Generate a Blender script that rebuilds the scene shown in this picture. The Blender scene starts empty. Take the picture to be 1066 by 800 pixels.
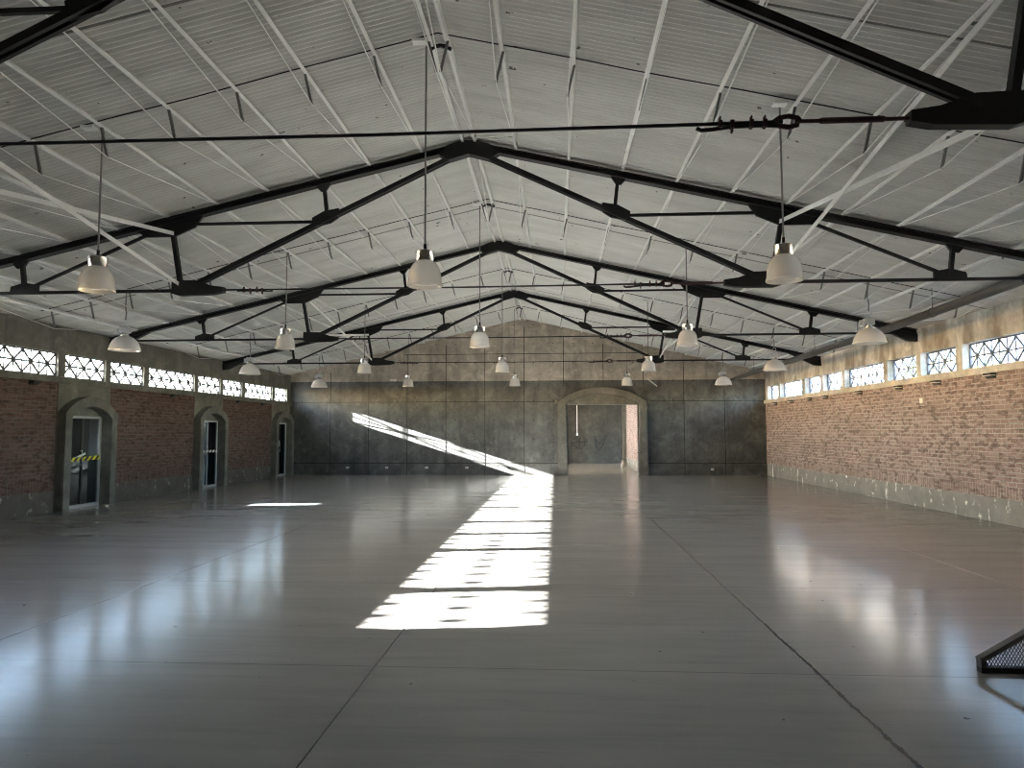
import bpy, bmesh, math, random
from mathutils import Vector, Matrix
random.seed(7)
C = bpy.context.scene.collection
PI = math.pi

# ------------------------------------------------------------------ room measures (metres)
XL, XR_, XC = -10.2, 7.7, -1.25            # long walls and ridge line
YF, YB = -4.4, 26.88                       # wall behind the camera, gable wall
APEX, SLOPE = 5.925, 0.232                  # underside of the roof sheets
TY = [4.84, 10.16, 15.68, 21.25]           # trusses
MID = [7.41, 12.92, 18.46, 24.06]          # lamp rows / purlin posts
SILL0, SILL1, HEAD = 2.63, 2.762, 3.25
SUN = Vector((1.0, 0.139, -0.3206))
def zr(x): return APEX - SLOPE * abs(x - XC)

# ------------------------------------------------------------------ mesh collector
class MB:
    def __init__(s): s.bm = bmesh.new()
    def box(s, x0, x1, y0, y1, z0, z1):
        v = [s.bm.verts.new((x, y, z)) for x in (x0, x1) for y in (y0, y1) for z in (z0, z1)]
        for f in ((0,1,3,2),(4,6,7,5),(0,4,5,1),(2,3,7,6),(0,2,6,4),(1,5,7,3)):
            s.bm.faces.new([v[i] for i in f])
        return s
    def hexa(s, pts):                       # 8 points, same order as box
        v = [s.bm.verts.new(p) for p in pts]
        for f in ((0,1,3,2),(4,6,7,5),(0,4,5,1),(2,3,7,6),(0,2,6,4),(1,5,7,3)):
            s.bm.faces.new([v[i] for i in f])
        return s
    def bar(s, a, b, w, h, up=(0,0,1)):     # rectangular bar between two points
        a, b = Vector(a), Vector(b); d = (b - a).normalized()
        side = d.cross(Vector(up))
        if side.length < 1e-4: side = d.cross(Vector((1,0,0)))
        side.normalize(); u = side.cross(d)
        pts = []
        for p in (a, b):
            for i in (-1, 1):
                for j in (-1, 1): pts.append(p + side*(i*w/2) + u*(j*h/2))
        return s.hexa(pts)
    def tube(s, pts, r, n=8, caps=True):
        pts = [Vector(p) for p in pts]; rings = []
        for i, p in enumerate(pts):
            if i == 0: d = pts[1] - p
            elif i == len(pts)-1: d = p - pts[i-1]
            else: d = (pts[i+1]-p).normalized() + (p-pts[i-1]).normalized()
            d.normalize()
            ref = Vector((0,0,1)) if abs(d.z) < .95 else Vector((1,0,0))
            e1 = d.cross(ref).normalized(); e2 = e1.cross(d)
            rr = r[i] if isinstance(r, (list, tuple)) else r
            rings.append([s.bm.verts.new(p + e1*(rr*math.cos(2*PI*k/n)) + e2*(rr*math.sin(2*PI*k/n))) for k in range(n)])
        for a, b in zip(rings, rings[1:]):
            for k in range(n): s.bm.faces.new((a[k], a[(k+1)%n], b[(k+1)%n], b[k]))
        if caps:
            s.bm.faces.new(rings[0][::-1]); s.bm.faces.new(rings[-1])
        return s
    def lathe(s, prof, c=(0,0,0), n=32, flute=0.0, nf=24):
        rings = []
        for (r, z) in prof:
            if r < 1e-5: rings.append([s.bm.verts.new((c[0], c[1], c[2]+z))]); continue
            rings.append([s.bm.verts.new((c[0]+(r+flute*math.cos(nf*2*PI*k/n)*(r>.08))*math.cos(2*PI*k/n),
                                          c[1]+(r+flute*math.cos(nf*2*PI*k/n)*(r>.08))*math.sin(2*PI*k/n), c[2]+z)) for k in range(n)])
        for a, b in zip(rings, rings[1:]):
            for k in range(n):
                if len(a) == 1 and len(b) == 1: continue
                if len(a) == 1: s.bm.faces.new((a[0], b[(k+1)%n], b[k]))
                elif len(b) == 1: s.bm.faces.new((a[k], a[(k+1)%n], b[0]))
                else: s.bm.faces.new((a[k], a[(k+1)%n], b[(k+1)%n], b[k]))
        return s
    def prism(s, poly, axis, t0, t1):       # 2D outline extruded along an axis; x:(y,z)  y:(x,z)  z:(x,y)
        def P(q, t):
            return {'x': (t, q[0], q[1]), 'y': (q[0], t, q[1]), 'z': (q[0], q[1], t)}[axis]
        a = [s.bm.verts.new(P(q, t0)) for q in poly]; b = [s.bm.verts.new(P(q, t1)) for q in poly]
        n = len(poly)
        s.bm.faces.new(a); s.bm.faces.new(b[::-1])
        for i in range(n): s.bm.faces.new((a[i], b[i], b[(i+1)%n], a[(i+1)%n]))
        return s
    def build(s, name, mat, parent=None, smooth=False, bevel=0):
        bmesh.ops.recalc_face_normals(s.bm, faces=s.bm.faces)
        if bevel: bmesh.ops.bevel(s.bm, geom=list(s.bm.edges), offset=bevel, segments=1, affect='EDGES', clamp_overlap=True)
        me = bpy.data.meshes.new(name); s.bm.to_mesh(me); s.bm.free()
        if smooth:
            for p in me.polygons: p.use_smooth = True
            me.set_sharp_from_angle(angle=math.radians(40))
        if mat: me.materials.append(mat)
        o = bpy.data.objects.new(name, me); C.objects.link(o)
        if parent: o.parent = parent
        return o

def tag(o, label=None, cat=None, group=None, kind=None):
    if label: o['label'] = label
    if cat: o['category'] = cat
    if group: o['group'] = group
    if kind: o['kind'] = kind
    return o
def empty(name, loc=(0,0,0), label=None, cat=None, group=None, kind=None):
    o = bpy.data.objects.new(name, None); C.objects.link(o); o.location = loc
    return tag(o, label, cat, group, kind)
def copy_tree(o, parent=None):
    c = o.copy(); C.objects.link(c)
    if parent: c.parent = parent
    for ch in list(o.children): copy_tree(ch, c)
    return c

# ------------------------------------------------------------------ materials
class NT:
    def __init__(s, name):
        s.m = bpy.data.materials.new(name); s.m.use_nodes = True
        s.t = s.m.node_tree; s.b = s.t.nodes['Principled BSDF']; s.out = s.t.nodes['Material Output']
        s.pos = s.n('ShaderNodeNewGeometry').outputs['Position']
    def n(s, ty, **kw):
        nd = s.t.nodes.new(ty)
        for k, v in kw.items(): setattr(nd, k, v)
        return nd
    def l(s, a, b): s.t.links.new(a, b)
    def setin(s, sock, v):
        if hasattr(v, 'is_output'): s.l(v, sock)
        else: sock.default_value = v
    def math(s, op, a, b=0.0, c=None, clamp=False):
        nd = s.n('ShaderNodeMath', operation=op); nd.use_clamp = clamp
        s.setin(nd.inputs[0], a); s.setin(nd.inputs[1], b)
        if c is not None: s.setin(nd.inputs[2], c)
        return nd.outputs[0]
    def scale(s, v, sc):
        nd = s.n('ShaderNodeVectorMath', operation='MULTIPLY'); s.setin(nd.inputs[0], v); nd.inputs[1].default_value = sc
        return nd.outputs[0]
    def sep(s, v=None):
        nd = s.n('ShaderNodeSeparateXYZ'); s.l(v or s.pos, nd.inputs[0]); return nd.outputs
    def comb(s, x, y, z=0.0):
        nd = s.n('ShaderNodeCombineXYZ')
        for i, q in enumerate((x, y, z)): s.setin(nd.inputs[i], q)
        return nd.outputs[0]
    def noise(s, v, sc, det=4, rough=.6, dist=0.0):
        nd = s.n('ShaderNodeTexNoise'); s.l(v, nd.inputs['Vector'])
        nd.inputs['Scale'].default_value = sc; nd.inputs['Detail'].default_value = det
        nd.inputs['Roughness'].default_value = rough; nd.inputs['Distortion'].default_value = dist
        return nd.outputs['Fac']
    def ramp(s, f, stops):
        nd = s.n('ShaderNodeValToRGB'); s.l(f, nd.inputs[0]); e = nd.color_ramp.elements
        while len(e) < len(stops): e.new(.5)
        for i, (p, c) in enumerate(stops):
            e[i].position = p; e[i].color = (c[0], c[1], c[2], 1) if hasattr(c, '__len__') else (c, c, c, 1)
        return nd.outputs[0]
    def mix(s, f, a, b, mode='MIX'):
        nd = s.n('ShaderNodeMix', data_type='RGBA', blend_type=mode)
        s.setin(nd.inputs[0], f)
        for i, q in ((6, a), (7, b)):
            if hasattr(q, 'is_output'): s.l(q, nd.inputs[i])
            else: nd.inputs[i].default_value = (q[0], q[1], q[2], 1)
        return nd.outputs[2]
    def bump(s, h, st=.3, d=.02):
        nd = s.n('ShaderNodeBump'); s.l(h, nd.inputs['Height']); nd.inputs['Strength'].default_value = st
        nd.inputs['Distance'].default_value = d; s.l(nd.outputs[0], s.b.inputs['Normal']); return nd.outputs[0]
    def col(s, v):
        if hasattr(v, 'is_output'): s.l(v, s.b.inputs['Base Color'])
        else: s.b.inputs['Base Color'].default_value = (*v, 1)
    def set(s, rough=.6, metal=0.0, spec=.5):
        s.setin(s.b.inputs['Roughness'], rough); s.b.inputs['Metallic'].default_value = metal
        s.b.inputs['Specular IOR Level'].default_value = spec
        return s

def simple(name, c, rough=.6, metal=0.0, var=.12, sc=6.0, spec=.5):
    t = NT(name); f = t.noise(t.pos, sc)
    t.col(t.mix(f, tuple(q*(1-var) for q in c), tuple(min(1, q*(1+var)) for q in c))); t.set(rough, metal, spec)
    return t.m

def m_sheet():
    t = NT('white_painted_sheet')
    x, y, z = t.sep()[:3]
    g = t.noise(t.scale(t.pos, (.5, 2.2, .5)), 1.3, 5)
    base = t.ramp(g, [(.3, (.56, .56, .535)), (.7, (.69, .69, .66))])
    st = t.noise(t.scale(t.pos, (.9, 9, .9)), 1.0, 3)
    base = t.mix(t.math('MULTIPLY', t.ramp(st, [(.5, 0.0), (.75, 1.0)]), .30), base, (.40, .40, .36))
    # peeled specks, long in the direction of the ribs
    sp = t.noise(t.scale(t.pos, (5.5, 13, 5.5)), 1.0, 3, .65)
    area = t.noise(t.pos, .8, 2)
    k = t.math('GREATER_THAN', t.math('ADD', sp, t.math('MULTIPLY', area, .12)), .775)
    base = t.mix(t.math('MULTIPLY', k, .85), base, (.05, .05, .045))
    # end laps of the sheets
    lap = t.math('LESS_THAN', t.math('ABSOLUTE', t.math('SUBTRACT', t.math('PINGPONG', t.math('ADD', y, 1.45), 1.85), .0)), .007)
    base = t.mix(t.math('MULTIPLY', lap, .8), base, (.12, .12, .11))
    t.col(base); t.set(.55, 0, .35)
    return t.m

def concrete(name, c0, c1, streak=.5, holes=False, stain=None, rough=.8):
    t = NT(name); x, y, z = t.sep()[:3]
    g = t.noise(t.pos, .9, 6, .65)
    base = t.ramp(g, [(.3, c0), (.7, c1)])
    s = t.noise(t.scale(t.pos, (3.2, 3.2, .35)), 1.0, 4)
    base = t.mix(t.math('MULTIPLY', t.ramp(s, [(.48, 0.0), (.72, 1.0)]), streak), base, tuple(q*.5 for q in c0))
    bl = t.noise(t.pos, 2.1, 6, .72, .6)
    base = t.mix(t.math('MULTIPLY', t.ramp(bl, [(.50, 0.0), (.66, 1.0)]), .5), base, tuple(min(1, q*1.55) for q in c1))
    base = t.mix(t.math('MULTIPLY', t.ramp(bl, [(.34, 1.0), (.46, 0.0)]), .45), base, tuple(q*.6 for q in c0))
    f = t.noise(t.pos, 22, 3)
    base = t.mix(t.math('MULTIPLY', t.ramp(f, [(.60, 0.0), (.78, 1.0)]), .35), base, tuple(min(1, q*1.6) for q in c1))
    if stain:
        s2 = t.noise(t.scale(t.pos, (1.2, 1.2, .5)), 1.4, 5)
        base = t.mix(t.math('MULTIPLY', t.ramp(s2, [(.46, 0.0), (.60, 1.0)]), .75), base, stain)
    if holes:
        hx = t.math('SUBTRACT', t.math('PINGPONG', t.math('ADD', x, 8.63-.37), .3705), 0)
        hz = t.math('SUBTRACT', t.math('PINGPONG', t.math('SUBTRACT', z, .62), .36), 0)
        d = t.math('SQRT', t.math('ADD', t.math('POWER', hx, 2), t.math('POWER', hz, 2)))
        base = t.mix(t.math('MULTIPLY', t.math('LESS_THAN', d, .022), .8), base, (.02, .02, .018))
    t.col(base); t.set(rough, 0, .3)
    t.bump(t.noise(t.pos, 14, 5), .25, .01)
    return t.m

def brick(name, c1, c2, mortar, plinth0, plinth1):
    t = NT(name); x, y, z = t.sep()[:3]
    def br(v, w, h):
        nd = t.n('ShaderNodeTexBrick'); t.l(v, nd.inputs['Vector'])
        nd.inputs['Scale'].default_value = 1.0; nd.inputs['Mortar Size'].default_value = .009
        nd.inputs['Mortar Smooth'].default_value = .3; nd.inputs['Bias'].default_value = -.1
        nd.inputs['Brick Width'].default_value = w; nd.inputs['Row Height'].default_value = h
        nd.inputs['Color1'].default_value = (*c1, 1); nd.inputs['Color2'].default_value = (*c2, 1)
        nd.inputs['Mortar'].default_value = (*mortar, 1); nd.offset = .5
        return nd
    a = br(t.comb(y, t.math('SUBTRACT', z, .65)), .235, .083)
    b = br(t.comb(t.math('SUBTRACT', z, .43), y), .235, .083); b.offset = 0.0
    top = t.math('GREATER_THAN', z, .65)
    col = t.mix(top, b.outputs[0], a.outputs[0])
    # single dark and single pale bricks, whole courses weathered
    nb = t.noise(t.scale(t.pos, (1, 4.25, 12.05)), 1.0, 1)
    col = t.mix(t.math('MULTIPLY', t.ramp(nb, [(.56, 0.0), (.62, 1.0)]), .55), col, tuple(q*.30 for q in c1))
    nb2 = t.noise(t.scale(t.pos, (1, 4.25, 12.05)), 1.7, 1)
    col = t.mix(t.math('MULTIPLY', t.ramp(nb2, [(.57, 0.0), (.63, 1.0)]), .45), col, mortar)
    w = t.noise(t.scale(t.pos, (1, .5, 1.6)), 1.4, 6)
    col = t.mix(t.math('MULTIPLY', t.ramp(w, [(.45, 0.0), (.7, 1.0)]), .45), col, tuple(q*.45 for q in c2))
    ws = t.noise(t.pos, 5.0, 6, .7)
    col = t.mix(t.math('MULTIPLY', t.ramp(ws, [(.60, 0.0), (.72, 1.0)]), .5), col, mortar)
    # bare concrete plinth with flaking limewash
    edge = t.math('ADD', .43, t.math('MULTIPLY', t.math('SUBTRACT', t.noise(t.pos, 3.0, 3), .5), .10))
    cp = t.ramp(t.noise(t.pos, 2.2, 6, .7), [(.3, plinth0), (.7, plinth1)])
    fl = t.noise(t.scale(t.pos, (1, 1.5, 1)), 3.1, 5, .7)
    cp = t.mix(t.ramp(fl, [(.60, 0.0), (.63, 1.0)]), cp, tuple(min(.8, q*2.6) for q in plinth1))
    inp = t.math('LESS_THAN', z, edge)
    col = t.mix(inp, col, cp)
    t.col(col); t.set(.85, 0, .25)
    hm = t.mix(top, b.outputs[1], a.outputs[1])
    h = t.math('SUBTRACT', t.noise(t.pos, 25, 4), hm)
    t.bump(h, .5, .008)
    return t.m

def m_floor():
    t = NT('polished_concrete_floor'); x, y, z = t.sep()[:3]
    st = t.noise(t.scale(t.pos, (.35, 2.6, 1)), 1.0, 6, .62, .4)
    st2 = t.noise(t.scale(t.pos, (1.1, 11, 1)), 1.0, 4, .6)
    big = t.noise(t.pos, .28, 4)
    base = t.ramp(big, [(.3, (.245, .238, .222)), (.7, (.300, .288, .266))])
    base = t.mix(t.math('MULTIPLY', t.ramp(st, [(.42, 0.0), (.7, 1.0)]), .45), base, (.35, .335, .31))
    base = t.mix(t.math('MULTIPLY', t.ramp(st2, [(.5, 0.0), (.75, 1.0)]), .25), base, (.15, .146, .138))
    dots = t.noise(t.pos, 9, 2)
    base = t.mix(t.math('MULTIPLY', t.ramp(dots, [(.735, 0.0), (.75, 1.0)]), .7), base, (.03, .03, .03))
    wob = t.math('MULTIPLY', t.math('SUBTRACT', t.noise(t.pos, 1.6, 4), .5), .05)
    def line(coord, at, w, wobk=1.0):
        d = t.math('ABSOLUTE', t.math('SUBTRACT', t.math('ADD', coord, t.math('MULTIPLY', wob, wobk)), at))
        return t.math('LESS_THAN', d, w)
    near = t.math('MULTIPLY', t.math('SUBTRACT', 8.5, y), .0042)
    rough_edge = t.math('ADD', .006, t.math('MAXIMUM', t.math('MULTIPLY', near, t.ramp(t.noise(t.pos, 9, 4, .7), [(.38, 0.0), (.72, 1.0)])), 0.0))
    k = line(x, 1.72, rough_edge, .9)
    k = t.math('MAXIMUM', k, line(x, -1.25, .0045, .2))
    k = t.math('MAXIMUM', k, line(x, -4.32, .0055, .5))
    k = t.math('MAXIMUM', k, t.math('MULTIPLY', line(x, 4.7, .004, .3), .7))
    for yy in (4.95, 7.62, 10.36, 13.1, 16.0):
        k = t.math('MAXIMUM', k, t.math('MULTIPLY', line(y, yy, .005, .3), .55))
    base = t.mix(t.math('MULTIPLY', k, .9), base, (.012, .011, .01))
    t.col(base)
    r = t.math('ADD', .085, t.math('MULTIPLY', st, .12))
    r = t.math('ADD', r, t.math('MULTIPLY', t.noise(t.pos, .5, 3), .08))
    t.set(r, 0, .27)
    h = t.math('ADD', t.math('MULTIPLY', st, 1.0), t.math('MULTIPLY', st2, .35))
    t.bump(h, .07, .02)
    return t.m

def m_glass(name, tint, gl=.07):
    t = NT(name); tr = t.n('ShaderNodeBsdfTransparent'); tr.inputs[0].default_value = (*tint, 1)
    g = t.n('ShaderNodeBsdfGlossy'); g.inputs['Roughness'].default_value = .03
    lw = t.n('ShaderNodeLayerWeight'); lw.inputs[0].default_value = .25
    f = t.math('ADD', t.math('MULTIPLY', lw.outputs['Fresnel'], .3), gl, clamp=True)
    mx = t.n('ShaderNodeMixShader'); t.l(f, mx.inputs[0]); t.l(tr.outputs[0], mx.inputs[1]); t.l(g.outputs[0], mx.inputs[2])
    t.l(mx.outputs[0], t.out.inputs[0]); return t.m

def m_lampglass(name, milk, col):
    t = NT(name); tr = t.n('ShaderNodeBsdfTransparent'); tr.inputs[0].default_value = (.97, .97, .97, 1)
    d = t.n('ShaderNodeBsdfDiffuse'); d.inputs[0].default_value = (*col, 1)
    tl = t.n('ShaderNodeBsdfTranslucent'); tl.inputs[0].default_value = (*col, 1)
    g = t.n('ShaderNodeBsdfGlossy'); g.inputs['Roughness'].default_value = .12
    a = t.n('ShaderNodeMixShader'); a.inputs[0].default_value = .5; t.l(d.outputs[0], a.inputs[1]); t.l(tl.outputs[0], a.inputs[2])
    b = t.n('ShaderNodeMixShader'); b.inputs[0].default_value = milk; t.l(tr.outputs[0], b.inputs[1]); t.l(a.outputs[0], b.inputs[2])
    lw = t.n('ShaderNodeLayerWeight'); lw.inputs[0].default_value = .3
    c = t.n('ShaderNodeMixShader'); t.l(t.math('ADD', t.math('MULTIPLY', lw.outputs['Fresnel'], .5), .06), c.inputs[0])
    t.l(b.outputs[0], c.inputs[1]); t.l(g.outputs[0], c.inputs[2]); t.l(c.outputs[0], t.out.inputs[0]); return t.m

def m_stripes(name, ca, cb, pitch, axis=(0,1,1)):
    t = NT(name); x, y, z = t.sep()[:3]
    s = t.math('ADD', y, t.math('MULTIPLY', z, -1.0))
    f = t.math('LESS_THAN', t.math('FRACT', t.math('DIVIDE', s, pitch)), .5)
    t.col(t.mix(f, ca, cb)); t.set(.5); return t.m

M = dict(
    sheet=m_sheet(), floor=m_floor(),
    steel=simple('black_painted_steel', (.010, .010, .0095), .55, 0, .3, 5, .35),
    cable=simple('dark_steel_cable', (.012, .012, .012), .5, .3),
    rust=simple('red_primer_steel', (.045, .013, .016), .6, 0, .3, 8),
    white=simple('white_painted_purlin', (.72, .72, .695), .5, 0, .18, 3),
    post=simple('grey_post_steel', (.16, .16, .155), .55, 0, .2),
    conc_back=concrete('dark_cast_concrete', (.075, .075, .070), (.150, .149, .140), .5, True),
    conc_dark=concrete('dark_inner_concrete', (.032, .028, .022), (.062, .054, .043), .4),  # far inner wall concrete, darkened through its base colour
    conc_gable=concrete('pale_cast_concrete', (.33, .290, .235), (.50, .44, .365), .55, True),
    conc_arch=concrete('arch_concrete', (.13, .123, .105), (.185, .176, .153), .35),
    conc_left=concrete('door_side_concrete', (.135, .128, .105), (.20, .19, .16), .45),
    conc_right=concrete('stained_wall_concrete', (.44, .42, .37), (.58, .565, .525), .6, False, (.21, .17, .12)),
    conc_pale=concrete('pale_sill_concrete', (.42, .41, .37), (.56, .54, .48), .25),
    brick_l=brick('red_brick_shaded_tone', (.108, .058, .046), (.165, .096, .078), (.150, .130, .110), (.085, .075, .062), (.135, .120, .098)),  # same brick as the other wall, its shade put into darker colours
    brick_r=brick('red_brick_lit_tone', (.24, .162, .152), (.345, .258, .240), (.41, .388, .368), (.20, .205, .20), (.29, .29, .285)),  # same brick as the door wall, daylight put into paler colours
    joint=simple('dark_joint_line', (.03, .029, .026), .9),
    lattice=simple('grey_lattice_iron', (.035, .036, .04), .6),
    latt_r=simple('weathered_lattice_iron', (.085, .085, .105), .6),
    alu=simple('satin_aluminium', (.55, .56, .57), .35, .6, .06),
    collar=simple('brushed_aluminium', (.80, .79, .76), .22, 1.0, .05, 20),
    lampglass=m_lampglass('prismatic_glass', .50, (.93, .93, .93)),
    lampdome=m_lampglass('ribbed_acrylic', .72, (.93, .93, .94)),
    pane=m_glass('clear_pane', (.80, .82, .84)),
    doorglass=m_glass('door_pane', (.52, .57, .60), .02),
    cord=simple('pendant_rod', (.20, .20, .19), .5),
    wcord=simple('white_cord', (.75, .74, .70), .5),
    plastic=simple('white_plastic', (.72, .71, .66), .4),
    darkplastic=simple('dark_socket', (.03, .03, .03), .5),
    ply=simple('pale_plaster', (.62, .58, .52), .8),
    outwall=simple('dark_blue_grey_blocker', (.010, .016, .021), .8),  # near-black tone for the added blockers and reveal boards
    pale=simple('pale_grey_plaster', (.27, .27, .285), .9, 0, .1, .6),  # even grey base colour of the neighbour building
    ground=simple('dry_earth', (.30, .25, .19), .95, 0, .2, .5),
    leaf=simple('leaf_green', (.20, .24, .08), .6, 0, .4, 2),
    bark=simple('bark', (.12, .09, .065), .9),
    rail=simple('grey_painted_rail', (.12, .12, .118), .5),
    duct=simple('galvanised_pipe', (.075, .078, .08), .5, .3, .3, 7),
    tape=m_stripes('hazard_tape', (.75, .66, .06), (.02, .02, .02), .17),
    tapew=m_stripes('white_striped_tape', (.75, .75, .70), (.03, .03, .03), .20),
    paper=simple('white_paper', (.8, .8, .78), .7),
    scrawl=simple('black_scrawl', (.012, .012, .012), .8),
    paintchip=simple('dark_patch', (.05, .05, .05), .8),
)

# ------------------------------------------------------------------ floor, ground
tag(MB().box(XL-.3, XR_+.3, YF, 37.2, -.20, 0).build('floor', M['floor']),
    'polished grey concrete floor with long joints and a ragged crack', 'floor', kind='structure')
tag(MB().box(-90, 90, -60, 110, -.6, -.25).build('ground', M['ground']), 'dry earth ground outside the hall', 'ground', kind='structure')

# ------------------------------------------------------------------ roof: corrugated sheets, one slab per slope
def roof():
    bm = bmesh.new()
    pitch, amp, seg = .0762, .020, 10
    y0, y1 = YF-.2, YB+.30
    n = int((y1-y0)/pitch*seg)
    for sgn, xe in ((-1, XL-.55), (1, XR_+.55)):
        low0, low1, up0, up1 = [], [], [], []
        for i in range(n+1):
            y = y0 + (y1-y0)*i/n; dz = amp*math.sin(2*PI*(y-y0)/pitch)
            low0.append(bm.verts.new((XC, y, APEX+dz))); low1.append(bm.verts.new((xe, y, zr(xe)+dz)))
            up0.append(bm.verts.new((XC, y, APEX+.05+dz))); up1.append(bm.verts.new((xe, y, zr(xe)+.05+dz)))
        for i in range(n):
            bm.faces.new((low0[i], low0[i+1], low1[i+1], low1[i])); bm.faces.new((up0[i], up1[i], up1[i+1], up0[i+1]))
            bm.faces.new((low1[i], low1[i+1], up1[i+1], up1[i]))
    me = bpy.data.meshes.new('ceiling'); bm.to_mesh(me); bm.free()
    for p in me.polygons: p.use_smooth = True
    me.set_sharp_from_angle(angle=math.radians(60))
    me.materials.append(M['sheet'])
    o = bpy.data.objects.new('ceiling', me); C.objects.link(o); return o
tag(roof(), 'white painted corrugated sheet roof, both pitched slopes seen from below', 'roof', kind='structure')

# ------------------------------------------------------------------ long walls
T0, P = 15.66, 5.56
BAYS = [T0 + P*k for k in (-2, -1, 0, 1)]          # window bays start at these truss lines
DOORS = [14.88, 20.43, 25.93]
def arc(yc, hw, spring, rise, n=14, rev=False):
    R = (hw*hw + rise*rise)/(2*rise); zc = spring + rise - R; a0 = math.asin(hw/R)
    pts = [(yc + R*math.sin(-a0 + 2*a0*i/n), zc + R*math.cos(-a0 + 2*a0*i/n)) for i in range(n+1)]
    return pts[::-1] if rev else pts

# brick runs of the door wall
HW = .86
cuts = [(YF, DOORS[0]-HW)] + [(DOORS[i]+HW, DOORS[i+1]-HW) for i in range(2)] + [(DOORS[2]+HW, YB)]
wl = MB()
for a, b in cuts: wl.box(XL-.30, XL, a, b, 0, SILL0)
tag(wl.build('wall_left', M['brick_l']), 'brick wall with the arched glass doors, shade put into its brown tone', 'wall', kind='structure')
tag(MB().box(XR_, XR_+.30, YF, YB, 0, SILL0).build('wall_right', M['brick_r']), 'brick wall with daylight put into its pale red tone, over a flaking concrete plinth', 'wall', kind='structure')

def clerestory(x_in, x_out, mat, bays_extra):
    b = MB(); lo, hi = min(x_in, x_out), max(x_in, x_out)
    top = min(zr(x_in), zr(x_out)) - .005
    b.box(lo, hi, YF, YB, HEAD, top)
    edges = []
    for t in BAYS: edges += [(t+.09, t+1.42), (t+1.64, t+3.91), (t+4.13, t+P-.09)]
    edges[-1] = (edges[-1][0], 26.55)
    prev = YF
    for a, c in edges: b.box(lo, hi, prev, a, SILL1, HEAD); prev = c
    b.box(lo, hi, prev, YB, SILL1, HEAD)
    return b, edges
bl, EDG = clerestory(XL, XL-.15, None, 0)
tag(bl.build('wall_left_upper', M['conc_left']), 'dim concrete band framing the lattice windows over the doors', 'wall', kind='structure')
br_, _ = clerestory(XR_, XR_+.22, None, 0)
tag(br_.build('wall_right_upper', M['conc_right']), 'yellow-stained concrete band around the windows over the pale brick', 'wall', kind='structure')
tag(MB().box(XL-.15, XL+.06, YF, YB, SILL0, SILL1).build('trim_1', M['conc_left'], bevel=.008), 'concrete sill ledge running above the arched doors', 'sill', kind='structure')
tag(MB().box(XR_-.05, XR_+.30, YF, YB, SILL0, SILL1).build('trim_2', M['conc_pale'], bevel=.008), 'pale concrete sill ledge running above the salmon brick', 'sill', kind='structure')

ORD = ['last', 'second last', 'third last', 'fourth', 'fifth', 'sixth', 'seventh', 'eighth', 'ninth', 'tenth', 'eleventh', 'twelfth']
def lattice_window(i, x, a, c, mat, side_txt, n_from_back, depth):
    w = empty('window_%d' % i, (x, (a+c)/2, SILL1), '%s lattice window from the back wall, %s' % (
        {0: 'first', 1: 'second', 2: 'third'}.get(n_from_back, ORD[n_from_back]), side_txt), 'window', kind='structure')
    L = c - a; h = HEAD - SILL1
    f = MB(); t = .022
    f.box(-.02, .02, -L/2, L/2, 0, t).box(-.02, .02, -L/2, L/2, h-t, h).box(-.02, .02, -L/2, -L/2+t, t, h-t).box(-.02, .02, L/2-t, L/2, t, h-t)
    f.build('frame', mat, w)
    n = max(1, round(L/.50)); cw = L/n; g = MB(); bw = .042 if x < 0 else .030
    for k in range(n):
        y0 = -L/2 + k*cw; y1 = y0 + cw
        g.bar((0, y0, t), (0, y1, h-t), bw, .018, (1,0,0)); g.bar((.004, y0, h-t), (.004, y1, t), bw, .018, (1,0,0))
        g.bar((-.004, (y0+y1)/2, t), (-.004, (y0+y1)/2, h-t), bw*.8, .014)
        if k: g.bar((-.004, y0, t), (-.004, y0, h-t), bw*.8, .014)
    g.bar((.008, -L/2, h/2), (.008, L/2, h/2), .016, bw*.9)
    g.build('lattice', mat, w)
    s = -1 if x < 0 else 1
    MB().box(min(s*.045, s*.049), max(s*.045, s*.049), -L/2+.002, L/2-.002, .002, h-.002).build('glass', M['pane'], w)
    return w
nwin = 0
for k, (a, c) in enumerate(EDG):
    nwin += 1
    lattice_window(nwin, XL-.075, a, c, M['lattice'], 'high over the arched glass doors', len(EDG)-1-k, .15)
for k, (a, c) in enumerate(EDG):
    nwin += 1
    lattice_window(nwin, XR_+.15, a, c, M['latt_r'], 'high over the pale brick wall', len(EDG)-1-k, .22)

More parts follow.
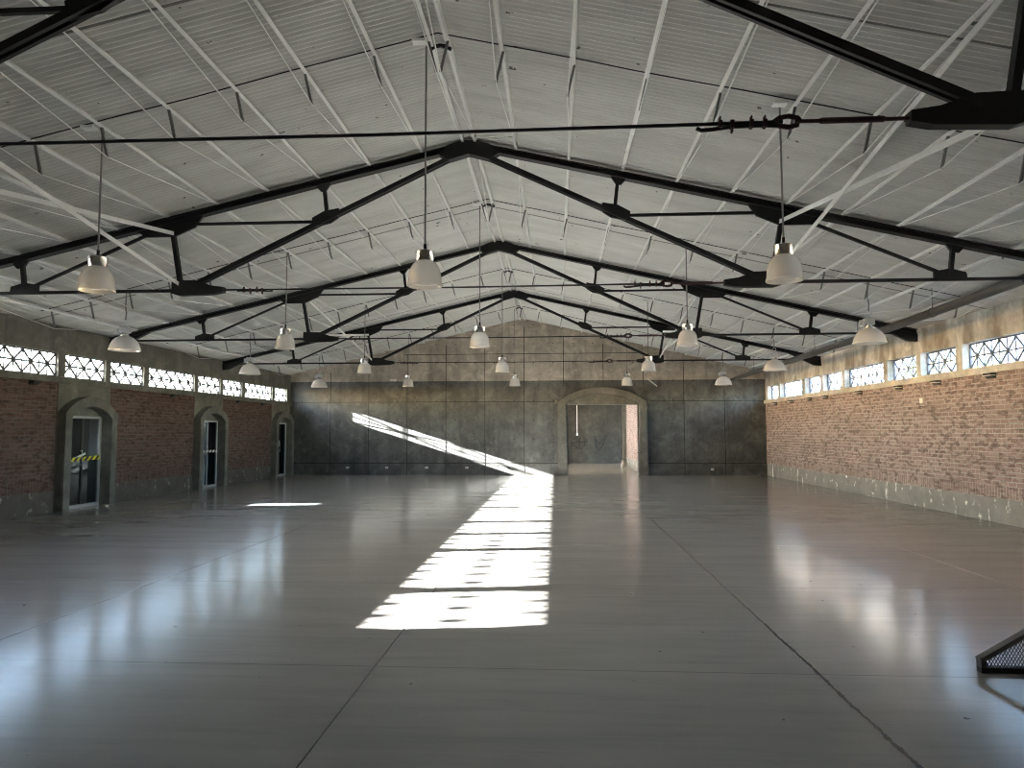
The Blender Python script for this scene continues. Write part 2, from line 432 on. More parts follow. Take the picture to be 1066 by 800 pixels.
# door bays: flush concrete panel with the opening, projecting arched surround, glazed door
DTXT = ['first arched doorway along the brown brick wall', 'middle arched doorway along the brown brick wall', 'arched doorway beside the back wall corner']
for i, yc in enumerate(DOORS):
    hw, sp, ri = .66, 1.93, .24
    poly = [(yc-HW, 0), (yc-HW, SILL0), (yc+HW, SILL0), (yc+HW, 0), (yc+hw, 0)] + arc(yc, hw, sp, ri, rev=True) + [(yc-hw, 0)]
    tag(MB().prism(poly, 'x', XL-.30, XL+.015).build('trim_%d' % (3+i), M['conc_left']),
        'flush concrete panel around the %s' % DTXT[i], 'wall panel', kind='structure')
    so = [(yc-HW, 0)] + arc(yc, HW, 2.02, .36) + [(yc+HW, 0), (yc+hw, 0)] + arc(yc, hw, sp, ri, rev=True) + [(yc-hw, 0)]
    tag(MB().prism(so, 'x', XL+.015, XL+.21).build('trim_%d' % (6+i), M['conc_arch'], bevel=.006),
        'projecting concrete arch of the %s' % DTXT[i], 'door surround', kind='structure')
    d = empty('door_%d' % (1+i), (XL-.06, yc, 0), ['dark glass door crossed by yellow and black hazard tape', 'dark glass door with white striped tape across it, middle arch',
              'narrow-looking glass door with a white paper notice, last arch by the corner'][i], 'door', kind='structure')
    f = MB(); H = 1.97; a = .055
    f.box(-.03, .03, -hw, -hw+a, 0, H).box(-.03, .03, hw-a, hw, 0, H).box(-.03, .03, -hw+a, hw-a, H-a, H).box(-.03, .03, -hw+a, hw-a, 0, .07)
    f.build('frame', M['alu'], d, bevel=.004)
    MB().box(-.24, -.035, hw-.035, hw-.004, 0, 1.93).box(-.24, -.035, -hw+.004, -hw+.035, 0, 1.93).build('added_dark_board', M['outwall'], d)  # dark boards added to hide the brightly lit outer reveals
    MB().box(-.004, .004, -hw+a, hw-a, .07, H-a).build('glass', M['doorglass'], d)
    MB().box(-.02, .02, .02, .06, .07, H-a).build('stile', M['darkplastic'] if i != 1 else M['alu'], d)
    h = MB().tube([(.02, -.02, .92), (.06, -.02, .92), (.06, -.02, 1.22), (.02, -.02, 1.22)], .011); h.build('handle', M['alu'], d, smooth=True)
    tym = [(yc-hw, H)] + arc(yc, hw, sp if sp > H else H+.001, ri-.04) + [(yc+hw, H)]
    tag(MB().prism([(q[0]-yc, q[1]) for q in tym], 'x', -.02, .02).build('transom', M['conc_left'], d), 'dark board filling the arch head')
    if i == 0:
        b = MB().bar((.045, -hw+a, 1.03), (.045, hw-a, 1.06), .004, .085, (0,0,1)); tag(b.build('tape', M['tape'], d), 'yellow and black tape')
        b = MB().bar((.038, -hw+a, .94), (.038, .12, 1.16), .004, .05, (0,0,1)); tag(b.build('tape', M['paper'], d), 'pale strip')
    if i == 1:
        b = MB().bar((.045, -hw+a, 1.06), (.045, hw-a, 1.06), .004, .075, (0,0,1)); tag(b.build('tape', M['tapew'], d), 'white and black tape')
    if i == 2:
        tag(MB().box(.006, .010, -.10, .10, 1.10, 1.32).build('notice', M['paper'], d), 'white paper notice')

# ------------------------------------------------------------------ gable wall with the big arched opening
OX0, OX1, OZ = .42, 3.03, 2.62
AX0, AX1, ASP, AR = .05, 3.36, 2.72, .56
def gable(z0, z1, cut):
    xs = [XL-.15, XR_+.22]
    if cut: return [(XL-.3, 0), (XL-.3, z1), (XR_+.3, z1), (XR_+.3, 0), (OX1, 0), (OX1, OZ), (OX0, OZ), (OX0, 0)]
BAND = 3.54
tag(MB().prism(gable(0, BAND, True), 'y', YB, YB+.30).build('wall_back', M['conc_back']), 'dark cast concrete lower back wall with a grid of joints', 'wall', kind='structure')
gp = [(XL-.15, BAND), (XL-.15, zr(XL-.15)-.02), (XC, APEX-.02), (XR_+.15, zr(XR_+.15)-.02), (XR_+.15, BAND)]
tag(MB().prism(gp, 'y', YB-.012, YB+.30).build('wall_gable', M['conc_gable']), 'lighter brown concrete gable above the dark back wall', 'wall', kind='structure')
# raking beam under the roof edge
rb = [(XL+.02, zr(XL)-.32), (XL+.02, zr(XL)-.025), (XC, APEX-.025), (XR_-.02, zr(XR_)-.025), (XR_-.02, zr(XR_)-.32), (XC, APEX-.32)]
tag(MB().prism(rb, 'y', YB-.06, YB-.013).build('trim_9', M['conc_gable']), 'raking concrete band along the roof line of the gable', 'trim', kind='structure')
# joints: thin dark strips on the wall face
j = MB()
for k in range(12):
    x = -8.63 + 1.4845*k
    if x > XR_: break
    top = zr(x) - .33
    if AX0 < x < AX1: j.box(x-.011, x+.011, YB-.016, YB-.0125, 3.33, top); continue
    j.box(x-.011, x+.011, YB-.004, YB-.0005, .0, BAND); j.box(x-.011, x+.011, YB-.016, YB-.0125, BAND, top)
for z, hh in ((2.75, .010), (.44, .012)):
    for a, c in ((XL, AX0), (AX1, XR_)): j.box(a, c, YB-.004, YB-.0005, z-hh, z+hh)
j.box(XL+.9, XR_-.9, YB-.016, YB-.0125, 4.56-.011, 4.56+.011)
tag(j.build('trim_10', M['joint']), 'dark joint lines dividing the back wall into panels', 'joint', kind='structure')
# arched surround: jambs, segmental arch band, tympanum
cx = (AX0+AX1)/2; ahw = (AX1-AX0)/2
so = [(AX0, 0), (AX0, ASP)] + arc(cx, ahw, ASP, AR)[1:-1] + [(AX1, ASP), (AX1, 0), (AX1-.30, 0)] + arc(cx, ahw-.30, ASP-.08, AR-.18, rev=True) + [(AX0+.36, 0)]
tag(MB().prism(so, 'y', YB-.16, YB-.0005).build('trim_11', M['conc_arch'], bevel=.006), 'wide concrete arch around the opening in the back wall', 'door surround', kind='structure')
ty = [(AX0+.31, OZ)] + [q for q in arc(cx, ahw-.31, ASP-.08, AR-.19) if q[1] > OZ] + [(AX1-.31, OZ)]
tag(MB().prism(ty, 'y', YB-.06, YB-.001).build('trim_12', M['conc_arch']), 'recessed tympanum over the back opening', 'lintel', kind='structure')
tag(MB().box(AX0-.10, AX0, YB-.17, YB-.001, 2.66, 2.78).box(AX1, AX1+.10, YB-.17, YB-.001, 2.66, 2.78).build('trim_13', M['conc_arch'], bevel=.006), 'small impost blocks at the springing of the back arch', 'trim', kind='structure')

# ------------------------------------------------------------------ room behind the arch
RX, RY = 3.26, 36.9
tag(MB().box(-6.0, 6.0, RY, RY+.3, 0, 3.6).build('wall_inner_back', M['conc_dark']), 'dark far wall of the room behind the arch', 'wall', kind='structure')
tag(MB().box(RX, RX+.3, YB+.30, 33.7, 0, 3.6).build('wall_inner_right', M['brick_r']), 'bright brick side wall seen through the back arch', 'wall', kind='structure')
tag(MB().box(5.6, 5.9, 33.7, RY, 0, 3.6).build('wall_inner_end', M['conc_back']), 'shadowed return wall behind the brick side wall', 'wall', kind='structure')
tag(MB().box(RX-.16, RX+.34, 33.7, 34.05, 0, 3.6).build('trim_14', M['conc_left']), 'concrete pier ending the inner brick wall', 'pier', kind='structure')
wi = MB()
wi.box(-6.3, -6.0, YB+.30, 27.5, 0, 3.6).box(-6.3, -6.0, 32.4, RY+.3, 0, 3.6).box(-6.3, -6.0, 27.5, 32.4, 0, .2).box(-6.3, -6.0, 27.5, 32.4, 2.0, 3.6)
tag(wi.build('wall_inner_left', M['conc_left']), 'side wall of the rear room with a wide open bay', 'wall', kind='structure')
tag(MB().box(-6.3, 6.0, YB+.30, RY+.3, 3.6, 3.75).build('ceiling_inner', M['ply']), 'flat ceiling of the rear room', 'ceiling', kind='structure')
pp = MB().tube([(RX-.035, 28.15, 0), (RX-.035, 28.15, 2.55)], .03, 10); tag(pp.build('white_pipe', M['plastic'], smooth=True), 'thin white upright pipe on the inner brick wall', 'pipe')
hc = empty('hanging_cord', (.92, 32, 1.46), 'white cord with a small bulb hanging inside the back arch', 'cord')
MB().tube([(0, 0, .08), (.004, 0, 1.0), (0, 0, 2.14)], .016, 6).build('cord', M['wcord'], hc)
MB().lathe([(0, -.02), (.03, 0), (.045, .035), (.03, .075), (.018, .10), (0, .10)], n=12).build('bulb', M['plastic'], hc, smooth=True)
sc = MB(); random.seed(3)
def stroke(pts, r=.028): sc.tube([(x, RY-.012, z) for x, z in pts], r, 5)
stroke([(.75,.75),(.8,1.2),(1.0,1.35),(1.05,1.1),(.85,1.0),(1.05,.8),(1.2,.75)]); stroke([(1.2,1.3),(1.15,.9),(1.3,.7),(1.45,1.0),(1.4,1.35),(1.55,1.2)])
stroke([(.7,1.05),(1.6,1.12)]); stroke([(1.95,1.4),(2.0,.9),(2.15,.65),(2.4,.95),(2.55,1.4)]); stroke([(2.0,1.25),(2.2,1.0),(2.45,1.3)])
scw = sc.build('scrawl', M['scrawl'], bpy.data.objects['wall_inner_back']); tag(scw, 'black looping scrawl')
for k, (x, y, h) in enumerate(((3.02, 33.25, .22), (3.06, 33.6, .30))):
    b = MB().lathe([(0, 0), (.06, 0), (.065, .03), (.06, h*.7), (.03, h*.8), (.03, h), (0, h)], (0,0,0), 12).build('bottle', M['plastic'], smooth=True)
    b.location = (x, y, 0); tag(b, ['small white bottle on the floor by the inner pier', 'taller white bottle against the inner pier'][k], 'bottle')

# wall behind the camera: two piers and a beam around an open double bay
wf = MB().prism([(XL-.3, 0), (XL-.3, zr(XL-.3)-.02), (XC, APEX-.02), (XR_+.3, zr(XR_+.3)-.02), (XR_+.3, 0)], 'y', YF-.3, YF)
tag(wf.build('wall_front', M['conc_gable']), 'concrete gable wall behind the viewpoint', 'wall', kind='structure')

# ------------------------------------------------------------------ purlins with posts and sag rods
def purlin(off, sgn, label):
    x = XC + sgn*off; z = zr(x)
    root = empty('roof_purlin', (x, 0, z), label, 'purlin', 'white purlins under the roof sheets')
    a = math.atan(SLOPE)*sgn
    def R(px, pz): return (px*math.cos(a)+pz*math.sin(a), -px*math.sin(a)+pz*math.cos(a))
    y1 = YB - .065
    sec = [(-.003, -.014), (.003, -.014), (.003, -.077), (-.036, -.077), (-.036, -.070), (-.003, -.070)]
    sec = [(q[0]*sgn, q[1]) for q in sec]
    MB().prism([R(*q) for q in sec], 'y', YF+.05, y1).build('beam', M['white'], root)
    ends = TY + [y1]
    for k, m in enumerate(MID):
        p0, p1 = R(0, -.072), R(0, -.42)
        MB().bar((p0[0], m, p0[1]), (p1[0], m, p1[1]), .026, .026).build('post', M['post'], root)
        pa = R(0, -.082)
        MB().tube([(pa[0], ends[k]+.15, pa[1]), (p1[0], m, p1[1]), (pa[0], ends[k+1]-.15, pa[1])], .007, 5).build('sag_rod', M['white'], root)
    return root
offs = [.12] + [.72 + .763*k for k in range(11)]
NTH = ['ridge', 'second', 'third', 'fourth', 'fifth', 'sixth', 'seventh', 'eighth', 'ninth', 'tenth', 'eleventh', 'lowest']
for sgn, txt in ((-1, 'door-side roof slope'), (1, 'pale-brick-side roof slope')):
    for k, o in enumerate(offs):
        if k == 0: lab = 'white purlin right beside the ridge on the %s' % txt
        elif k == 11: lab = 'lowest white purlin along the wall top of the %s' % txt
        else: lab = 'white roof purlin, %s down from the ridge on the %s' % (NTH[k], txt)
        purlin(o, sgn, lab)
# ridge straps
for k, m in enumerate(MID):
    b = MB().tube([(-.12, 0, .0), (-.07, 0, .035), (0, 0, .05), (.07, 0, .035), (.12, 0, 0)], .022, 8).build('ridge_clamp', M['steel'], smooth=True)
    b.location = (XC, m+.12, zr(XC)-.125)
    tag(b, 'dark clamp between the ridge purlins, %s lamp row' % ['first', 'second', 'third', 'fourth'][k], 'clamp', 'ridge clamps')

# ------------------------------------------------------------------ trusses
def truss():
    root = empty('roof_truss')
    st = M['steel']; D = .095
    def S(name, mb, mat=st, **k): return mb.build(name, mat, root, **k)
    for s in (-1, 1):
        X = lambda o: s*o
        zt = lambda o: APEX - SLOPE*o - .075
        # rafter: two channels back to back (flange top and bottom, web recessed)
        xe = 8.94
        r = MB()
        for (z0, z1, hw) in ((0, -.016, .062), (-.016, -D+.016, .016), (-D+.016, -D, .062)):
            r.hexa([(X(o), y, zt(o)+z) for o in (.02, xe) for y in (-hw, hw) for z in (z1, z0)])
        S('rafter', r)
        # wedge bearing at the wall
        S('bearing', MB().prism([(X(8.94), zt(8.94)-D-.01), (X(8.94), zt(8.94)-D-.17), (X(8.75), zt(8.94)-D-.15), (X(8.0), zt(8.0)-D-.001)], 'y', -.05, .05))
        # mid rafter gusset
        S('gusset', MB().prism([(X(3.98), zt(3.98)-D), (X(4.98), zt(4.98)-D), (X(4.86), 4.52), (X(4.42), 4.52), (X(4.10), 4.66)], 'y', -.02, .02))
        # lower gusset, pentagon with a tip to the middle
        S('gusset', MB().prism([(X(4.42), 3.86), (X(4.42), 3.66), (X(4.30), 3.625), (X(3.78), 3.64), (X(3.63), 3.67), (X(3.63), 3.745), (X(3.82), 3.77), (X(4.05), 3.85)], 'y', -.045, .045))
        S('strut', MB().bar((X(4.45), 0, 4.62), (X(4.30), 0, 3.78), .07, .06, (1,0,0)))
        d = MB()
        for y in (-.035, .035): d.bar((X(.25), y, 5.62), (X(4.10), y, 3.78), .032, .065)
        S('tie', d)
        # inner short strut and its plate
        S('gusset', MB().prism([(X(1.93), 4.90), (X(1.93), 4.76), (X(2.05), 4.68), (X(2.30), 4.62), (X(2.33), 4.76), (X(2.15), 4.86)], 'y', -.018, .018))
        S('strut', MB().bar((X(2.16), 0, zt(2.16)-D+.02), (X(2.10), 0, 4.76), .05, .05, (1,0,0)))
        S('gusset', MB().prism([(X(2.05), zt(2.05)-D), (X(2.27), zt(2.27)-D), (X(2.20), zt(2.2)-D-.09), (X(2.12), zt(2.12)-D-.09)], 'y', -.018, .018))
        S('tie', MB().bar((X(2.2), 0, 4.705), (X(4.2), 0, 4.705), .04, .038))
        # outer panel
        S('tie', MB().bar((X(4.4), 0, 3.705), (X(8.82), 0, 3.705), .05, .042))
        S('gusset', MB().prism([(X(6.50), 3.69), (X(6.95), 3.69), (X(6.93), 3.80), (X(6.72), 3.86), (X(6.50), 3.82)], 'y', -.02, .02))
        S('strut', MB().bar((X(6.78), 0, zt(6.78)-D+.02), (X(6.72), 0, 3.74), .055, .055, (1,0,0)))
        S('gusset', MB().prism([(X(6.67), zt(6.67)-D), (X(6.92), zt(6.92)-D), (X(6.85), zt(6.85)-D-.09), (X(6.74), zt(6.74)-D-.09)], 'y', -.018, .018))
        S('tie', MB().bar((X(4.80), 0, 4.57), (X(6.66), 0, 3.77), .04, .04))
    rl = APEX-.075-SLOPE*.44-D
    S('ridge_gusset', MB().prism([(-.44, rl), (-.30, APEX-.135), (-.10, APEX-.07), (.10, APEX-.07), (.30, APEX-.135), (.44, rl), (.30, 5.565), (0, 5.65), (-.30, 5.565)], 'y', -.068, .068))
    # cable, its end loop with clips, thimble and the threaded rod
    S('cable', MB().tube([(-3.64, 0, 3.708), (0, 0, 3.695), (2.80, 0, 3.706)], .0125, 6), M['cable'])
    cl = M['rust']
    tag(S('threaded_rod', MB().tube([(2.88, 0, 3.706), (3.04, 0, 3.706), (3.06, 0, 3.706), (3.46, 0, 3.706), (3.48, 0, 3.706), (3.66, 0, 3.706)], [.014, .014, .022, .022, .014, .014], 8), cl), 'red primed rod')
    S('thimble', MB().tube([(2.74, 0, 3.706), (2.78, 0, 3.735), (2.84, 0, 3.745), (2.90, 0, 3.73), (2.92, 0, 3.706), (2.90, 0, 3.682), (2.84, 0, 3.667), (2.78, 0, 3.677), (2.74, 0, 3.704)], .018, 8), cl)
    S('loop_end', MB().tube([(2.82, 0, 3.672), (2.68, 0, 3.686), (2.46, 0, 3.682), (2.31, 0, 3.664), (2.25, 0, 3.662), (2.22, 0, 3.678)], .014, 6), M['cable'])
    S('loop_end', MB().tube([(-3.44, 0, 3.69), (-3.1, 0, 3.688), (-2.95, 0, 3.68), (-2.90, 0, 3.685)], .011, 6), M['cable'])
    for xx, dn in ((2.68, 1), (2.59, 1), (2.46, -1), (2.38, 1), (-3.34, 1), (-3.24, -1), (-3.14, 1), (-3.06, -1)):
        b = MB().box(xx-.013, xx+.013, -.024, .024, 3.672, 3.722)
        for yy in (-.014, .014): b.tube([(xx, yy, 3.695-.03*dn), (xx, yy, 3.695+.055*dn)], .007, 6)
        S('cable_clip', b, cl)
    return root
tr = truss()
TLAB = ['black roof truss overhead, cut off by the top edge of the view', 'large black roof truss, the first one seen from ridge to wall', 'middle black roof truss, second one seen whole',
        'small-looking black roof truss next to the concrete gable']
for i, y in enumerate(TY):
    o = tr if i == 0 else copy_tree(tr)
    o.location = (XC, y, 0); tag(o, TLAB[i], 'roof truss', 'black steel roof trusses')

# X-bracing between trusses
def brace(y0, z0, y1, z1, x, label):
    b = MB().bar((x, y0+.05, z0), (x, y1-.05, z1), .012, .055, (0,0,1)).build('roof_brace', M['white'])
    tag(b, label, 'brace', 'white crossed braces between trusses')
for bi, (a, b_) in enumerate(((0, 1), (2, 3))):
    for s, tx in ((-1, 'door side'), (1, 'pale brick side')):
        x = XC + s*4.36
        bay = ['first bay', 'third bay'][bi]
        brace(TY[a], 3.78, TY[b_], 4.56, x+.05*s, 'white flat brace rising toward the gable, %s, %s' % (tx, bay))
        brace(TY[a], 4.56, TY[b_], 3.80, x-.05*s, 'white flat brace falling toward the gable, %s, %s' % (tx, bay))

# ------------------------------------------------------------------ pendant lamps
def bell_lamp(rod):
    r = empty('pendant_lamp')
    prof_o = [(.186, 0), (.188, .012), (.180, .035), (.176, .055), (.174, .09), (.170, .13), (.160, .175), (.142, .215), (.115, .25), (.090, .27)]
    prof_i = [(a-.006, b) for a, b in prof_o][::-1]
    MB().lathe(prof_o + prof_i + [prof_o[0]], n=64, flute=.0022, nf=32).build('shade', M['lampglass'], r, smooth=True)
    MB().lathe([(.168, .040), (.172, .046), (.168, .052), (.160, .046), (.168, .040)], n=48).build('rim_ring', M['lampdome'], r, smooth=True)
    MB().lathe([(0, .262), (.086, .262), (.090, .27), (.104, .375), (.100, .380), (0, .380)], n=40).build('collar', M['collar'], r, smooth=True)
    MB().lathe([(0, .26), (.02, .26), (.022, .20), (.036, .17), (.042, .13), (.034, .095), (0, .085)], n=16).build('bulb', M['plastic'], r, smooth=True)
    MB().tube([(0, 0, .378), (0, 0, .46)], .016, 8).build('rod_socket', M['steel'], r, smooth=True)
    MB().tube([(0, 0, .45), (0, 0, rod)], .0105, 8).build('rod', M['cord'], r, smooth=True)
    return r
def dome_lamp(rod):
    r = empty('pendant_lamp')
    prof_o = [(.275, 0), (.272, .02), (.262, .06), (.240, .12), (.205, .18), (.155, .23), (.085, .262), (.07, .267)]
    prof_i = [(a-.006, b-.004) for a, b in prof_o][::-1]
    MB().lathe(prof_o + prof_i + [prof_o[0]], n=72, flute=.003, nf=36).build('shade', M['lampdome'], r, smooth=True)
    MB().lathe([(.272, -.008), (.281, 0), (.276, .010), (.268, .002), (.272, -.008)], n=48).build('rim_ring', M['plastic'], r, smooth=True)
    MB().lathe([(0, .25), (.075, .25), (.085, .275), (.062, .285), (.062, .33), (0, .33)], n=32).build('collar', M['collar'], r, smooth=True)
    MB().box(-.085, .085, -.06, .06, .325, .44).box(-.155, -.095, -.05, .05, .305, .41).box(-.10, -.08, -.015, .015, .36, .38).build('ballast_box', M['alu'], r, bevel=.008)
    MB().lathe([(0, .25), (.02, .25), (.03, .18), (.045, .14), (.03, .09), (0, .08)], n=16).build('bulb', M['plastic'], r, smooth=True)
    MB().tube([(0, 0, .435), (.0, 0, .48), (.045, 0, .52), (.03, 0, .57), (-.02, 0, .565), (-.03, 0, .53)], .009, 6).build('hook', M['alu'], r, smooth=True)
    MB().tube([(0, 0, .57), (.012, 0, .70), (-.010, 0, .82), (0, 0, rod)], .013, 6).build('rod', M['cord'], r, smooth=True)
    return r
RIM = 3.165
COLX = [-8.14, -5.06, -1.40, 2.38, 5.55]
protos = {}
ROWT = ['before the largest whole truss', 'behind the largest whole truss', 'behind the middle truss', 'nearest the gable']
for k, y in enumerate(MID):
    for c, x in enumerate(COLX):
        outer = c in (0, 4)
        if outer and k == 0: continue
        rod = zr(x) - .075 - RIM
        rod += .02
        if c not in protos:
            # mirror pairs have nearly the same roof height but keep their own rod length
            protos[c] = (dome_lamp if outer else bell_lamp)(rod); o = protos[c]
        else: o = copy_tree(protos[c])
        o.location = (x, y + (.10 if not outer else .04), RIM)
        o.rotation_euler = (0, 0, random.uniform(0, 6) if not outer else 0)
        if outer:
            lab = 'wide ribbed dome lamp with ballast box, %s wall, %s' % ('door' if c == 0 else 'pale brick', ROWT[k])
        else:
            lab = 'bell lamp with aluminium collar %s, %s' % (['', 'under the door-side slope', 'beside the ridge', 'under the pale-brick-side slope'][c], ROWT[k])
        tag(o, lab, 'pendant lamp', 'dome lamps along the walls' if outer else 'bell lamps on long rods')

# lamp feed cables across the roof, one per row, with a junction box
for k, y in enumerate(MID):
    e = empty('feed_cable', (XC, y-.06, 0), 'dark cable crossing the roof %s' % ROWT[k], 'cable', 'lamp feed cables')
    pts = []
    for q in range(33):
        xx = -8.5 + 17*q/32; sag = .012*math.sin(q*2.1)
        pts.append((xx, .008*math.sin(q*1.3), APEX - SLOPE*abs(xx) - .034 + sag*.2))
    MB().tube(pts, .0075, 5).build('wire', M['cable'], e)
    for c, x in enumerate(COLX):
        xx = x - XC
        MB().box(xx-.12, xx+.02, -.05, .05, APEX-SLOPE*abs(xx)-.105, APEX-SLOPE*abs(xx)-.077).build('junction_box', M['white'], e)

# ------------------------------------------------------------------ pipe under the eaves, brackets, sockets
pi_ = empty('eaves_pipe', (6.55, 10.26, 3.725), 'long grey pipe slung below the eaves over the pale brick wall', 'pipe')
MB().tube([(0, 0, 0), (0, 4.2, -.10), (0, 10.6, -.15), (0, 16.1, -.17)], .075, 14).build('tube', M['duct'], pi_, smooth=True)
for yy, dz in ((2.5, -.06), (5.6, -.11), (8.2, -.131), (11.2, -.152), (13.8, -.16)):
    h = zr(6.55) - .02 - 3.72
    c = MB().lathe([(.078, -.02), (.086, -.02), (.086, .02), (.078, .02), (.078, -.02)], n=16).build('collar', M['duct'], pi_)
    c.rotation_euler = (PI/2, 0, 0); c.location = (0, yy, dz)
    MB().tube([(0, yy, dz+.08), (0, yy, h)], .008, 6).build('hanger', M['post'], pi_)
MB().tube([(0, 16.05, -.17), (-.05, 16.2, -.19), (-.22, 16.25, -.24), (-.34, 16.25, -.26)], .05, 10).build('elbow', M['duct'], pi_, smooth=True)

rbt = ['first', 'second', 'third', 'fourth', 'fifth', 'sixth', 'seventh', 'eighth']
for k, y in enumerate((25.6, 23.9, 22.2, 20.9, 18.6, 16.5, 14.9, 13.1)):
    e = empty('wall_bracket', (XR_, y, SILL0), 'small dark bracket under the pale sill, %s from the back wall' % rbt[k], 'bracket', 'brackets under the pale sill')
    MB().prism([(-.10, -.005), (0, -.005), (0, -.10), (-.03, -.10), (-.10, -.04)], 'y', -.11, .11).build('arm', M['darkplastic'], e)
    MB().box(-.11, -.02, -.12, .12, -.055, -.043).build('cap_plate', M['plastic'], e)
for k, y in enumerate((24.2, 22.3, 18.4, 13.3)):
    b = MB().prism([(.0, -.005), (.12, -.005), (.10, -.05), (0, -.09)], 'y', -.10, .10).build('wall_bracket', M['darkplastic'])
    b.location = (XL, y, SILL0); tag(b, 'dark stub bracket under the dim sill over the doors, %s from the back wall' % rbt[k], 'bracket', 'brackets under the dim sill')

def socket(x, z, mat, label):
    e = empty('wall_socket', (x, YB, z), label, 'socket', 'sockets along the foot of the back wall')
    MB().box(-.055, .055, -.03, -.001, -.04, .04).build('plate', mat, e, bevel=.006)
    MB().box(-.02, .02, -.034, -.028, -.012, .012).build('slot', M['darkplastic'], e)
for k, x in enumerate((-7.93, -6.42, -4.90, -3.37)):
    socket(x, .27, M['plastic'], 'white socket low on the dark back wall, %s from the door-side corner' % rbt[k])
socket(-1.80, .27, M['darkplastic'], 'black socket where the sun streak meets the floor')
socket(5.72, .22, M['plastic'], 'white socket low on the back wall beyond the arch')
b = MB().box(-.12, .12, -.09, -.013, -.03, .03).lathe([(0, -.06), (.03, -.06), (.045, -.03), (0, -.03)], (0.05, -.05, 0), 12).build('emergency_light', M['plastic']); b.location = (-6.2, YB, 3.60)
tag(b, 'tiny white light fitting on the back wall band', 'light fitting')
b = MB().bar((3.4+.0, 0, 3.58), (3.75, 0, 3.30), .03, .03).build('wall_strut', M['plastic']); b.location = (0, YB-.03, 0); tag(b, 'short slanted stick fixed above the back arch', 'strut')
b = MB().box(-.10, .10, -.10, .10, 0, .07).box(-.05, .07, -.06, .05, .07, .13).build('floor_box', M['darkplastic'], bevel=.012); b.location = (7.35, 26.3, 0)
tag(b, 'small dark box on the floor in the pale brick corner', 'box')
b = MB().tube([(0, 0, 0), (0, 0, .42)], .018, 8).build('pipe_stub', M['plastic'], smooth=True); b.location = (7.62, 25.9, 0)
tag(b, 'pale pipe stub rising by the pale brick corner', 'pipe')
b = MB().box(0, .012, -.06, .06, -.05, .05).build('wall_plate', M['plastic']); b.location = (XR_-.012, 15.6, 2.25); tag(b, 'small pale plate high on the salmon brick', 'plate')

# ------------------------------------------------------------------ mesh panel standing on the floor
g = empty('mesh_guard', (2.80, 5.06, 0), 'black steel mesh panel with sloping top standing on the floor', 'guard')
W2, h0, hp = .95, .078, .63
def ztop(x): return h0 + (hp-h0)*x/W2
MB().box(0, 1.9, -.03, .03, 0, .035).build('bottom_rail', M['steel'], g)
for k, (xa, xb) in enumerate(((0, W2), (1.9, W2))):
    MB().bar((xa, 0, h0), (xb, 0, hp), .06, .030).build('top_rail', M['rail'], g)
    MB().box(min(xa, xa+(.035 if k == 0 else -.035)), max(xa, xa+(.035 if k == 0 else -.035)), -.03, .03, .035, h0).build('post', M['duct'], g)
ms = MB(); step = .022
def clip(x0, z0, dx):
    pts = []
    for q in range(200):
        x = x0 + dx*q*.005; z = z0 + q*.005
        xt = x if x <= W2 else 1.9 - x
        if 0.02 < x < 1.88 and .03 < z < ztop(max(0, xt)) - .01: pts.append((x, 0, z))
    return (pts[0], pts[-1]) if len(pts) > 4 else None
for k in range(-45, 90):
    for dx in (1, -1):
        r = clip(k*step + (0 if dx > 0 else .95), .03, dx*.6)
        if r: ms.bar(r[0], r[1], .003, .0045, (0,1,0))
ms.build('mesh', M['steel'], g)
for xx in (.9, 1.7): MB().box(xx-.02, xx+.02, -.22, .22, 0, .02).build('foot', M['steel'], g)

# ------------------------------------------------------------------ outside
OXW = XL - 2.6
tag(MB().prism([(OXW-.25, 2.62), (OXW-.25, 2.70), (XL-.29, 2.60), (XL-.29, 2.52)], 'y', 5, 40).build('roof_light_blocker', M['outwall']), 'slab added outside the glass doors to keep them dark', 'roof', kind='structure')  # unseen slab added to cut the sky light behind the door glass
# sun-blocking wall added beyond the doors, its gap shaped for a sliver of sun
SLIT = (14.61, 15.05, 1.93, 2.44)
ow = MB()
ow.box(OXW-.2, OXW, -10, SLIT[0], -.25, 2.61).box(OXW-.2, OXW, SLIT[1], 40, -.25, 2.61)
ow.box(OXW-.2, OXW, SLIT[0], SLIT[1], -.25, SLIT[2]).box(OXW-.2, OXW, SLIT[0], SLIT[1], SLIT[3], 2.92)
tag(ow.build('wall_sun_blocker', M['outwall']), 'dark wall added outside the glass doors to block the sun', 'wall', kind='structure')
nb = empty('neighbour_building', (13.2, 40, -.25), 'pale plastered building outside the lattice windows of the salmon brick wall', 'building')
MB().box(0, 6, -12.5, 14, 0, 6.4).build('wall', M['pale'], nb)
MB().box(-.3, 6.3, -12.8, 14.3, 6.4, 6.6).build('roof', M['ply'], nb)
for yy in (-9, -4, 1, 6): MB().box(-.02, .05, yy, yy+1.4, 2.6, 4.0).build('window', M['darkplastic'], nb)
random.seed(11)
t = empty('tree', (13.6, 25.6, -.25), 'yellow-green tree outside the windows over the salmon brick', 'tree')
MB().tube([(0, 0, 0), (.1, .05, 1.4), (-.05, .1, 2.8), (.1, .1, 4.2)], [.16, .13, .10, .05], 10).build('trunk', M['bark'], t, smooth=True)
lf = MB()
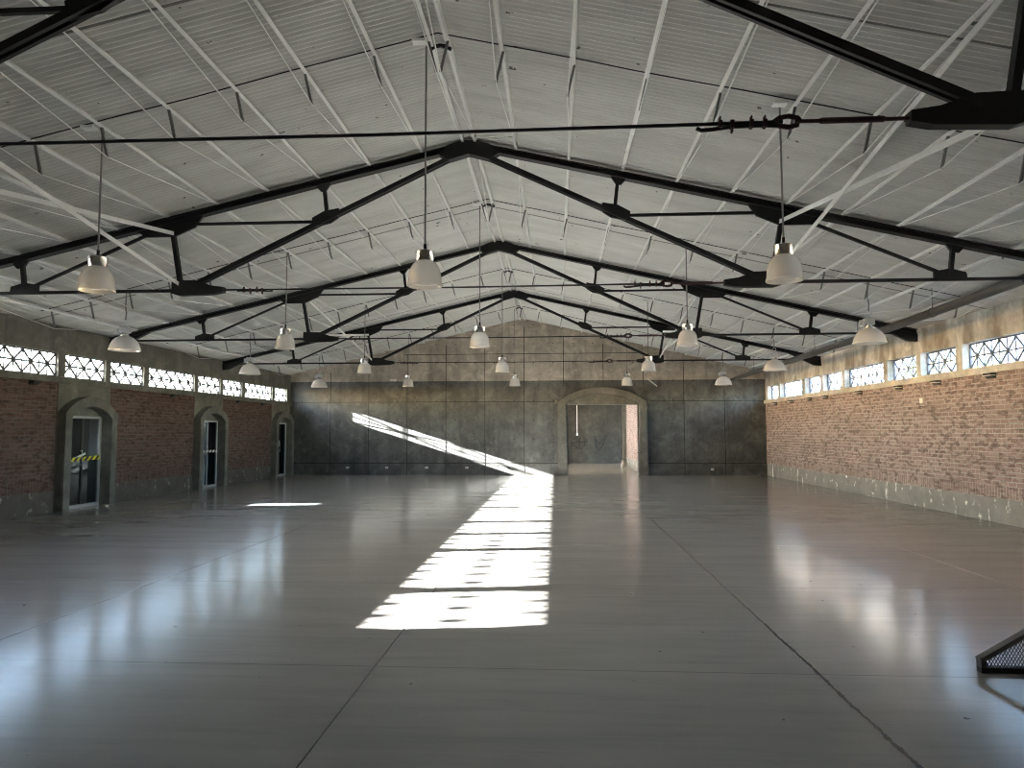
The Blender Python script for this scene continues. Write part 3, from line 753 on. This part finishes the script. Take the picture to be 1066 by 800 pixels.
for k in range(1400):
    th, ph = random.uniform(0, 2*PI), math.acos(random.uniform(-1, 1)); rr = 1.75*random.uniform(.35, 1)**.5
    c = Vector((rr*math.sin(ph)*math.cos(th), rr*math.sin(ph)*math.sin(th), 4.1 + 1.25*rr*.8*math.cos(ph)))
    u = Vector((random.gauss(0,1), random.gauss(0,1), random.gauss(0,1))).normalized(); v = u.orthogonal().normalized()
    a = .10
    vs = [lf.bm.verts.new(c + u*a), lf.bm.verts.new(c + v*a*.45), lf.bm.verts.new(c - u*a), lf.bm.verts.new(c - v*a*.45)]
    lf.bm.faces.new(vs)
tag(lf.build('foliage', M['leaf'], t), kind='stuff')

# ------------------------------------------------------------------ light: low sun from the door side, sky
sd = bpy.data.lights.new('sun', 'SUN'); sd.energy = 60; sd.angle = math.radians(.53); sd.color = (1, .96, .90)
so_ = bpy.data.objects.new('sun', sd); C.objects.link(so_)
so_.rotation_euler = SUN.to_track_quat('-Z', 'Y').to_euler()
w = bpy.data.worlds.new('World'); bpy.context.scene.world = w; w.use_nodes = True
nt = w.node_tree; bg = nt.nodes['Background']
sky = nt.nodes.new('ShaderNodeTexSky'); sky.sky_type = 'NISHITA'; sky.sun_disc = False
sky.sun_elevation = math.radians(17.6); sky.sun_rotation = math.radians(-98)
sky.air_density = 1.0; sky.dust_density = 1.2
nt.links.new(sky.outputs[0], bg.inputs[0]); bg.inputs[1].default_value = 1.25
def portal(loc, rot, sx, sy):
    l = bpy.data.lights.new('portal', 'AREA'); l.shape = 'RECTANGLE'; l.size = sx; l.size_y = sy
    l.cycles.is_portal = True
    o = bpy.data.objects.new('portal', l); C.objects.link(o); o.location = loc; o.rotation_euler = rot
for k in range(4):
    yc = BAYS[k] + P/2
    portal((XL-.16, yc, (SILL1+HEAD)/2), (0, -PI/2, 0), HEAD-SILL1, P)
    portal((XR_+.23, yc, (SILL1+HEAD)/2), (0, PI/2, 0), HEAD-SILL1, P)
portal((-6.31, 29.95, 1.1), (0, -PI/2, 0), 1.8, 4.9)

# ------------------------------------------------------------------ camera
cd = bpy.data.cameras.new('camera'); co = bpy.data.objects.new('camera', cd); C.objects.link(co)
cd.sensor_fit = 'HORIZONTAL'; cd.sensor_width = 36; cd.lens = 743.96/1066*36
y_, p_, r_ = (math.radians(v) for v in (3.543, 3.863, -.12))
fw = Vector((-math.sin(y_)*math.cos(p_), math.cos(y_)*math.cos(p_), math.sin(p_)))
rt = Vector((math.cos(y_), math.sin(y_), 0)); up = rt.cross(fw)
rt2 = rt*math.cos(r_) + up*math.sin(r_); up2 = -rt*math.sin(r_) + up*math.cos(r_)
co.matrix_world = Matrix(((rt2.x, up2.x, -fw.x, 0), (rt2.y, up2.y, -fw.y, 0), (rt2.z, up2.z, -fw.z, 1.6), (0, 0, 0, 1)))
cd.clip_end = 500
S = bpy.context.scene; S.camera = co
S.view_settings.view_transform = 'Standard'; S.view_settings.look = 'None'
S.view_settings.exposure = 3.6; S.view_settings.gamma = 1.0; S.view_settings.use_curve_mapping = False
S.cycles.use_denoising = True
S.cycles.filter_width = 1.05
S.cycles.max_bounces = 14; S.cycles.diffuse_bounces = 8; S.cycles.transparent_max_bounces = 24; S.cycles.transmission_bounces = 8
S.cycles.sample_clamp_indirect = 12
